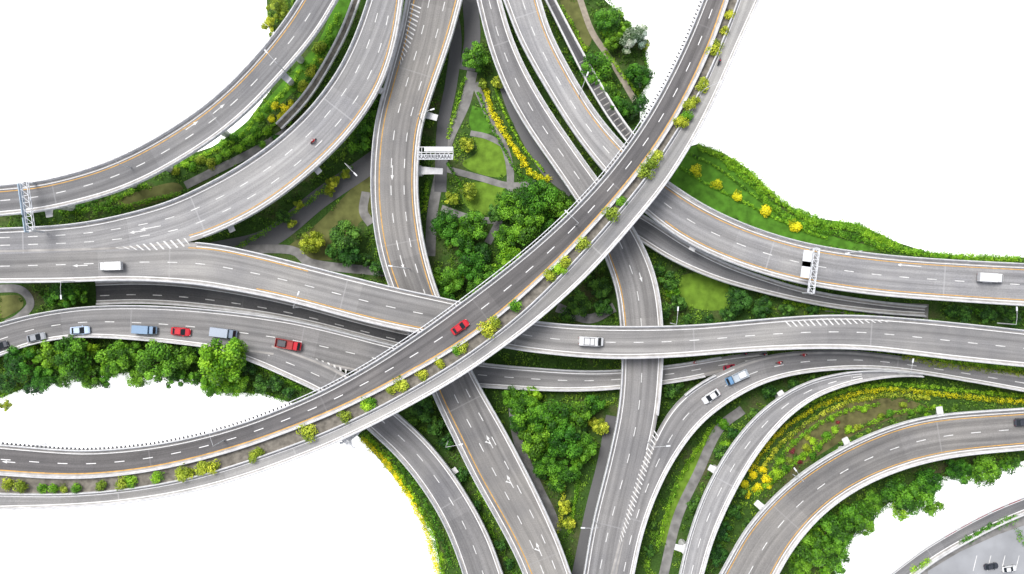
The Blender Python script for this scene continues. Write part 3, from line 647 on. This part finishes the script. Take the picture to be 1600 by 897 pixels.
link(bpy.data.objects.new('undergrowth',um),label='mixed low green ground cover plants',category='undergrowth',kind='stuff')
# ---------------------------------------------------------------- vehicles
def ring(x,hw,z0,z1,c=.12):
    return [(x,-hw+c,z0),(x,hw-c,z0),(x,hw,z0+c),(x,hw,z1-c),(x,hw-c,z1),(x,-hw+c,z1),(x,-hw,z1-c),(x,-hw,z0+c)]
def vehicle(kind,color,px,py,road,label,flip=False,z=None,ang=None,L=1.0,cargo=None):
    if road is not None: (x,y,zz_),a=road.at(px,py)
    else: x,y,zz_=P(px,py,z); a=ang
    if flip:a+=math.pi
    name={'car':'parked_car' if road is None else 'car','van':'van','truck':'truck','pickup':'pickup_truck'}[kind]
    e=bpy.data.objects.new(name,None); link(e,label=label,category=name.replace('_',' '))
    pm=paint(color)
    def part(nm,rgs,mat,smooth=False,boxes=()):
        mb=MB()
        for r in rgs: mb.rings([ring(*q) for q in r])
        for b in boxes: mb.box(*b)
        return mb.make(nm,[mat],e)
    if kind=='car':
        wb=1.35;tw=.82;R=.33
        part('body',[[(-2.2,.68,.38,.78),(-2.05,.84,.26,.9),(-1.3,.9,.22,.96),(0,.91,.22,.97),(1.0,.9,.22,.95),(1.9,.84,.25,.84),(2.2,.66,.36,.7)]],pm)
        part('window',[[(-1.75,.68,.9,.96,.03),(-1.2,.66,.9,1.38,.05),(.25,.66,.9,1.40,.05),(1.1,.74,.9,.97,.03)]],M['glass'])
        part('roof',[[(-1.12,.56,1.37,1.42,.02),(-.9,.61,1.37,1.45,.03),(.05,.61,1.37,1.46,.03),(.2,.56,1.37,1.43,.02)]],pm)
        for sy in(.98,-.98): part('side_mirror',[],pm,boxes=[((.75,sy,.98),(.1,.1,.07))])
        hx=2.12;tx=-2.12;hz_=.62;hy=.58
    elif kind=='van':
        wb=1.6;tw=.85;R=.36
        part('body',[[(-2.5,.84,.35,1.95),(-2.4,.93,.3,2.08),(1.1,.93,.3,2.08),(1.45,.9,.3,1.95),(2.0,.9,.3,1.25),(2.5,.78,.35,.95)]],pm)
        part('windshield',[[(1.33,.78,1.5,2.03,.03),(1.5,.80,1.25,1.93,.03),(2.02,.84,1.05,1.30,.03)]],M['glass'])
        for bx in(((.2,.935,1.55),(1.1,.02,.28)),((.2,-.935,1.55),(1.1,.02,.28)),((-2.5,0,1.5),(.02,.65,.3))): part('window',[],M['glass'],boxes=[bx])
        part('roof_rack',[],M['darksteel'],boxes=[((-1.5,0,2.14),(.05,.7,.04)),((-.3,0,2.14),(.05,.7,.04)),((.6,0,2.14),(.05,.7,.04)),((-.45,.7,2.16),(1.2,.04,.04)),((-.45,-.7,2.16),(1.2,.04,.04))])
        hx=2.42;tx=-2.5;hz_=.72;hy=.6
    else:
        wb=1.9;tw=.9;R=.42
        part('cab',[[(1.35,.92,.45,1.9),(1.5,.98,.4,2.05),(2.3,.98,.4,2.0),(2.75,.96,.4,1.25),(3.0,.88,.45,1.1)]],pm)
        part('windshield',[[(2.26,.82,1.5,2.0,.03),(2.4,.84,1.3,1.9,.03),(2.82,.86,1.12,1.3,.03)]],M['glass'])
        part('chassis',[],M['darksteel'],boxes=[((-.7,0,.55),(2.2,.45,.12))])
        cm=paint(cargo) if cargo else pm
        if kind=='truck':
            part('cargo_box',[[(-3.0,1.0,.75,2.35,.05),(-2.95,1.04,.7,2.42,.05),(1.15,1.04,.7,2.42,.05),(1.2,1.0,.75,2.35,.05)]],cm)
            for sy in(.5,-.5): part('door',[],M['steel'],boxes=[((-3.02,sy,1.55),(.02,.45,.7))])
        else:
            part('cargo_bed',[],cm,boxes=[((-.9,0,.82),(2.05,1.0,.07)),((-.9,1.0,1.15),(2.05,.05,.33)),((-.9,-1.0,1.15),(2.05,.05,.33)),((-2.95,0,1.15),(.05,.98,.33)),((1.15,0,1.4),(.06,.98,.58))])
            part('load',[[(-2.5,.7,.9,1.4),(-2.3,.8,.9,1.6),(-.6,.75,.9,1.55),(-.5,.6,.9,1.3)]],M['darksteel'] if cargo[0]<.4 or cargo[1]<.1 else M['panel'])
        hx=2.96;tx=-3.0;hz_=.75;hy=.68
    for sx in(wb,-wb):
        for sy in(tw,-tw):
            mb=MB(); mb.tube((sx,sy-.11,R),(sx,sy+.11,R),R,R,14,0); mb.tube((sx,sy-.12,R),(sx,sy+.12,R),R*.55,R*.55,10,1)
            mb.make('wheel',[M['tyre'],M['rim']],e)
    for sy in(hy,-hy):
        mb=MB(); mb.box((hx,sy,hz_),(.08,.14,.08)); mb.make('headlight',[M['lamp']],e)
        mb=MB(); mb.box((tx,sy,hz_+.12),(.04,.13,.09)); mb.make('taillight',[M['tail']],e)
    e.location=(x,y,zz_+.02); e.rotation_euler=(0,0,a); e.scale=(L,L,L); return e
WH=(.74,.75,.76);RD=(.55,.015,.03);GY=(.3,.32,.35);DK=(.05,.055,.07)
vehicle('car',RD,719,511,R1A,'red car driving on the highest flyover',L=1.0)
vehicle('truck',WH,176,416,R4,'white box truck on the grey flyover',True,L=.93)
vehicle('van',WH,923,533,R4,'white van with roof rack on flyover',L=1.15)
vehicle('truck',WH,1544,434,R13,'white box truck on warm grey flyover',L=1.0)
vehicle('car',GY,59,527,R5,'dark grey car on the lower road',L=1.05)
vehicle('car',(.5,.62,.8),127,516,R5,'pale blue car on the lower road',L=1.08)
vehicle('truck',(.22,.33,.48),229,515,R5,'blue covered truck on lower road',L=.95)
vehicle('car',RD,284,518,R5,'red car on the lower road',L=1.08)
vehicle('truck',(.2,.25,.33),352,520,R5,'grey-blue van truck with pale roof',L=1.05,cargo=(.38,.43,.52))
vehicle('pickup',RD,452,538,R5,'red open truck carrying dark load',L=1.05,cargo=(.35,.03,.03))
vehicle('car',DK,2,540,R5,'dark car at edge of lower road',L=.9)
vehicle('car',WH,1110,619,R10,'white car on the curved ramp',L=1.05)
vehicle('pickup',(.15,.3,.5),1150,589,R10,'blue open truck with white load on ramp',L=.95,cargo=(.5,.55,.6))
vehicle('car',(.4,.02,.05),1139,574,R5,'dark red car on merging road',L=.7)
vehicle('car',DK,1597,659,R17,'black car on curved flyover',L=1.0)
for i,(x,y,c) in enumerate([(1547,884,DK),(1575,888,WH)]): vehicle('car',c,x,y,None,'dark car parked in paved car park' if c==DK else 'white car parked in paved car park',z=.2,ang=.15,L=.8)
def motorcycle(px,py,road,cl,txt,flip=False):
    (x,y,z),a=road.at(px,py)
    if flip:a+=math.pi
    e=bpy.data.objects.new('motorcycle',None); link(e,label='small '+txt+' motorcycle ridden on the road',category='motorcycle')
    for sx in(-.62,.65):
        mb=MB(); mb.tube((sx,-.06,.3),(sx,.06,.3),.3,.3,14,0); mb.tube((sx,-.07,.3),(sx,.07,.3),.12,.12,8,1); mb.make('wheel',[M['tyre'],M['rim']],e)
    mb=MB(); mb.rings([ring(*q) for q in((-.8,.1,.55,.7,.03),(-.4,.17,.4,.78,.05),(.1,.18,.35,.8,.05),(.35,.14,.5,.95,.05),(.6,.08,.7,.95,.03))]); mb.make('body',[paint(RD if cl is M['redcloth'] else DK)],e)
    mb=MB(); mb.rings([ring(*q) for q in((-.75,.11,.7,.83,.03),(-.1,.15,.72,.86,.03))]); mb.make('seat',[M['tyre']],e)
    mb=MB(); mb.tube((.42,-.36,1.02),(.42,.36,1.02),.025); mb.tube((.65,0,.3),(.42,0,1.02),.04); mb.make('handlebar',[M['darksteel']],e)
    e.location=(x,y,z+.02); e.rotation_euler=(0,0,a)
    V=[(-.3,0,.9),(-.2,0,1.2),(-.08,0,1.42),(-.02,0,1.55),(.0,0,1.72),(-.02,.2,1.38),(.18,.3,1.15),(.4,.3,1.04),(-.02,-.2,1.38),(.18,-.3,1.15),(.4,-.3,1.04),(.05,.2,.85),(.0,.2,.42),(.1,.22,.36),(.05,-.2,.85),(.0,-.2,.42),(.1,-.22,.36)]
    Ed=[(0,1),(1,2),(2,3),(3,4),(2,5),(5,6),(6,7),(2,8),(8,9),(9,10),(0,11),(11,12),(12,13),(0,14),(14,15),(15,16)]
    rr=[.15,.16,.16,.07,.13,.08,.055,.04,.08,.055,.04,.09,.06,.05,.09,.06,.05]
    me=bpy.data.meshes.new('person'); me.from_pydata(V,Ed,[]); me.materials.append(cl)
    o=bpy.data.objects.new('person',me); link(o,label='rider in '+txt+' clothing sitting on motorcycle',category='person')
    o.modifiers.new('skin','SKIN'); sb=o.modifiers.new('sub','SUBSURF'); sb.levels=1; sb.render_levels=1
    for i,s in enumerate(me.skin_vertices[0].data): s.radius=(rr[i],rr[i]); s.use_root=(i==0)
    o.location=e.location; o.rotation_euler=e.rotation_euler
    mb=MB()
    mb.rings([[(.0+math.cos(t)*.15*math.cos(f),math.sin(t)*.15*math.cos(f),1.74+.15*math.sin(f)) for t in np.linspace(0,2*math.pi,10,endpoint=False)] for f in np.linspace(-.5,1.45,6)])
    mb.make('helmet',[paint(RD if cl is M['cloth'] else WH)],o)
motorcycle(490,221,R3,M['redcloth'],'red');motorcycle(1123,97,R1B,M['cloth'],'dark')
motorcycle(1084,566,R5,M['redcloth'],'red');motorcycle(1163,552,R5,M['cloth'],'dark',True);motorcycle(1217,566,R10,M['redcloth'],'red');motorcycle(1255,554,R10,M['redcloth'],'red');motorcycle(1192,553,R10,M['cloth'],'dark')
# ---------------------------------------------------------------- gantries, lamps, sign
def gantry(p0,p1,r,h,w,label):
    z=r.z[r.nearpx(*p0)]; a=Vector(P(*p0,z+h)); b=Vector(P(*p1,z+h)); d=(b-a); L=d.length; d.normalize(); n=Vector((-d.y,d.x,0))
    e=bpy.data.objects.new('sign_gantry',None); link(e,label=label,category='sign gantry'); 
    for p in(a,b):
        mb=MB(); mb.tube((p.x,p.y,z-1.0),(p.x,p.y,p.z),.25,.2); mb.make('post',[M['steel']],e)
    mb=MB()
    for s in(-1,1):
        for dz in(0,-.9): mb.tube(a+n*s*w/2+Vector((0,0,dz)),b+n*s*w/2+Vector((0,0,dz)),.09,n=6)
    k=max(3,int(L/w/1.0))
    for i in range(k+1):
        p=a+d*L*i/k; mb.tube(p-n*w/2,p+n*w/2,.07,n=6)
        if i<k:
            q=a+d*L*(i+1)/k; mb.tube(p-n*w/2,q+n*w/2,.06,n=6)
            for s in(-1,1): mb.tube(p+n*s*w/2,q+n*s*w/2-Vector((0,0,.9)),.05,n=6)
    mb.make('truss_beam',[M['panel']],e); return e,a,d,n,L
e,a,d,n,L=gantry((36,284),(47,360),R2,5.5,1.5,'pale blue lattice sign gantry spanning the flyover')
for t in(.2,.55,.85):
    mb=MB(); p=a+d*L*t-n*1.0; mb.box((p.x,p.y,p.z-.3),(2.0,.08,1.0),math.atan2(d.y,d.x)); mb.make('sign_panel',[M['bluepanel']],e)
e,a,d,n,L=gantry((1277,388),(1268,458),R13,5.5,1.3,'grey lattice sign gantry with white panels over flyover')
for t in(.25,.5):
    mb=MB(); p=a+d*L*t+n*(-2.0); mb.box((p.x,p.y,p.z-.1),(1.9,1.0,.06),math.atan2(d.y,d.x)); mb.make('sign_panel',[M['panel']],e)
z=11
e=bpy.data.objects.new('billboard',None); link(e,label='white rooftop billboard with black lettering on frame beside road',category='billboard')
x0,y0,_=P(652,230,z); x1,_,_=P(708,230,z); _,y1,_=P(652,247,z)
mb=MB()
for t in np.linspace(0,1,9): mb.box((x0+(x1-x0)*t,(y0+y1)/2,z),(.08,abs(y1-y0)/2,.12))
for yy in(y0,(y0+y1)/2,y1): mb.box(((x0+x1)/2,yy,z+.15),((x1-x0)/2,.09,.1))
mb.make('frame',[M['steel']],e)
mb=MB(); mb.box(((x0+x1)/2+.8,y0-.55,z+.32),((x1-x0)/2-.9,.5,.05)); mb.make('roof_panel',[M['panel']],e)
board=MB(); bx=(x0+x1)/2; W2=(x1-x0)/2; yt=y1+.75; yb=y1-.45
board.rings([[(bx-W2,yt,z+1.1),(bx+W2,yt,z+1.1),(bx+W2,yb,z+.5),(bx-W2,yb,z+.5)],[(bx-W2,yt,z+.95),(bx+W2,yt,z+.95),(bx+W2,yb,z+.35),(bx-W2,yb,z+.35)]]); board.make('board',[M['panel']],e)
cu=bpy.data.curves.new('lettering','FONT'); cu.body='KASIRRIERARAI'; cu.size=1.3; cu.align_x='CENTER'; cu.align_y='CENTER'; cu.extrude=.02; cu.offset=.01
t=bpy.data.objects.new('t',cu); col.objects.link(t); bpy.context.view_layer.update()
me=bpy.data.meshes.new_from_object(t.evaluated_get(bpy.context.evaluated_depsgraph_get())); bpy.data.objects.remove(t)
me.materials.clear(); me.materials.append(M['ink']); xs=[v.co.x for v in me.vertices]
o=bpy.data.objects.new('lettering',me); link(o,e); o.location=(bx,(yt+yb)/2,z+.84); o.rotation_euler=(math.atan2(.6,1.2),0,0); o.scale=((W2*1.8)/max(max(xs)-min(xs),.1),1,1)
for xx in(x0+.6,x1-2.0):
    mb=MB(); mb.tube((xx,(y0+y1)/2,0),(xx,(y0+y1)/2,z),.35,.3); mb.make('post',[M['steel']],e)
def lamp(px,py,r,ang,h=8,arm=3.2):
    z=r.z[r.nearpx(px,py)] if r else 0
    x,y,_=P(px,py,z); e=bpy.data.objects.new('street_lamp',None); link(e,label='slim grey street lamp with curved arm beside the road',category='street lamp',group='street lamps along the roads')
    ca,sa=math.cos(ang),math.sin(ang)
    mb=MB(); mb.tube((x,y,z-.5),(x,y,z+h),.13,.07); mb.make('pole',[M['steel']],e)
    mb=MB(); mb.tube((x,y,z+h),(x+ca*arm*.5,y+sa*arm*.5,z+h+.5),.06,.05); mb.tube((x+ca*arm*.5,y+sa*arm*.5,z+h+.5),(x+ca*arm,y+sa*arm,z+h+.55),.05,.05); mb.make('arm',[M['steel']],e)
    mb=MB(); mb.box((x+ca*(arm+.4),y+sa*(arm+.4),z+h+.5),(.5,.16,.08),ang); mb.make('lamp_head',[M['panel']],e)
for x,y,r,a in[(446,112,R2,2.3),(205,262,R2,2.0),(658,188,R8,0.3),(640,420,R8,3.0),(905,150,R13,1.2),(1328,394,R13,3.3),(1400,582,R10,1.4),(900,352,R1A,2.4),(350,688,R1A,1.8),(1048,505,R4,1.5),(700,690,R8,0.2),(1240,742,R17,2.2),(1012,690,R10,.1),(470,480,R4,1.2),(1560,505,R4,1.6),(930,812,R9,3.1),(120,440,R4,-1.5),(548,262,R3,-.8),(1090,150,R1B,.4)]:
    lamp(x,y,r,a)
e=bpy.data.objects.new('camera_mast',None); link(e,label='white mast with bracket arms at flyover edge',category='mast')
x,y,_=P(548,688,18)
mb=MB(); mb.tube((x,y,0),(x-.5,y-.3,22),.3,.18); mb.make('pole',[M['panel']],e)
mb=MB()
for k,(u,v) in enumerate(((-2.2,-.6),(1.8,1.6),(-1.6,1.0),(1.2,-1.2))): mb.tube((x,y,18+k),(x+u,y+v,18+k),.12); mb.box((x+u,y+v,18+k),(.35,.2,.2),k)
mb.make('bracket',[M['steel']],e)
# ---------------------------------------------------------------- camera and light
cd=bpy.data.cameras.new('camera'); cam=bpy.data.objects.new('camera',cd); col.objects.link(cam)
cam.location=(0,0,H); cd.sensor_width=36; cd.lens=36*F/1600; cd.clip_end=8000; cd.clip_start=1; scene.camera=cam
el=math.radians(62); az=math.radians(-40)
w=bpy.data.worlds.new('World'); scene.world=w; w.use_nodes=True; nt=w.node_tree
sky=nt.nodes.new('ShaderNodeTexSky'); sky.sky_type='NISHITA'; sky.sun_disc=False; sky.sun_elevation=el; sky.sun_rotation=az; sky.dust_density=4
hs=nt.nodes.new('ShaderNodeHueSaturation'); hs.inputs['Saturation'].default_value=.45
nt.links.new(sky.outputs[0],hs.inputs['Color']); nt.links.new(hs.outputs[0],nt.nodes['Background'].inputs[0]); nt.nodes['Background'].inputs[1].default_value=.15
ld=bpy.data.lights.new('sun','SUN'); ld.energy=2.7; ld.angle=math.radians(25); ld.color=(1,.98,.955)
lo=bpy.data.objects.new('sun',ld); col.objects.link(lo)
dv=Vector((math.sin(az)*math.cos(el),math.cos(az)*math.cos(el),math.sin(el))); lo.rotation_euler=(-dv).to_track_quat('-Z','Y').to_euler()
scene.view_settings.view_transform='Standard'; scene.view_settings.look='None'; scene.view_settings.exposure=0
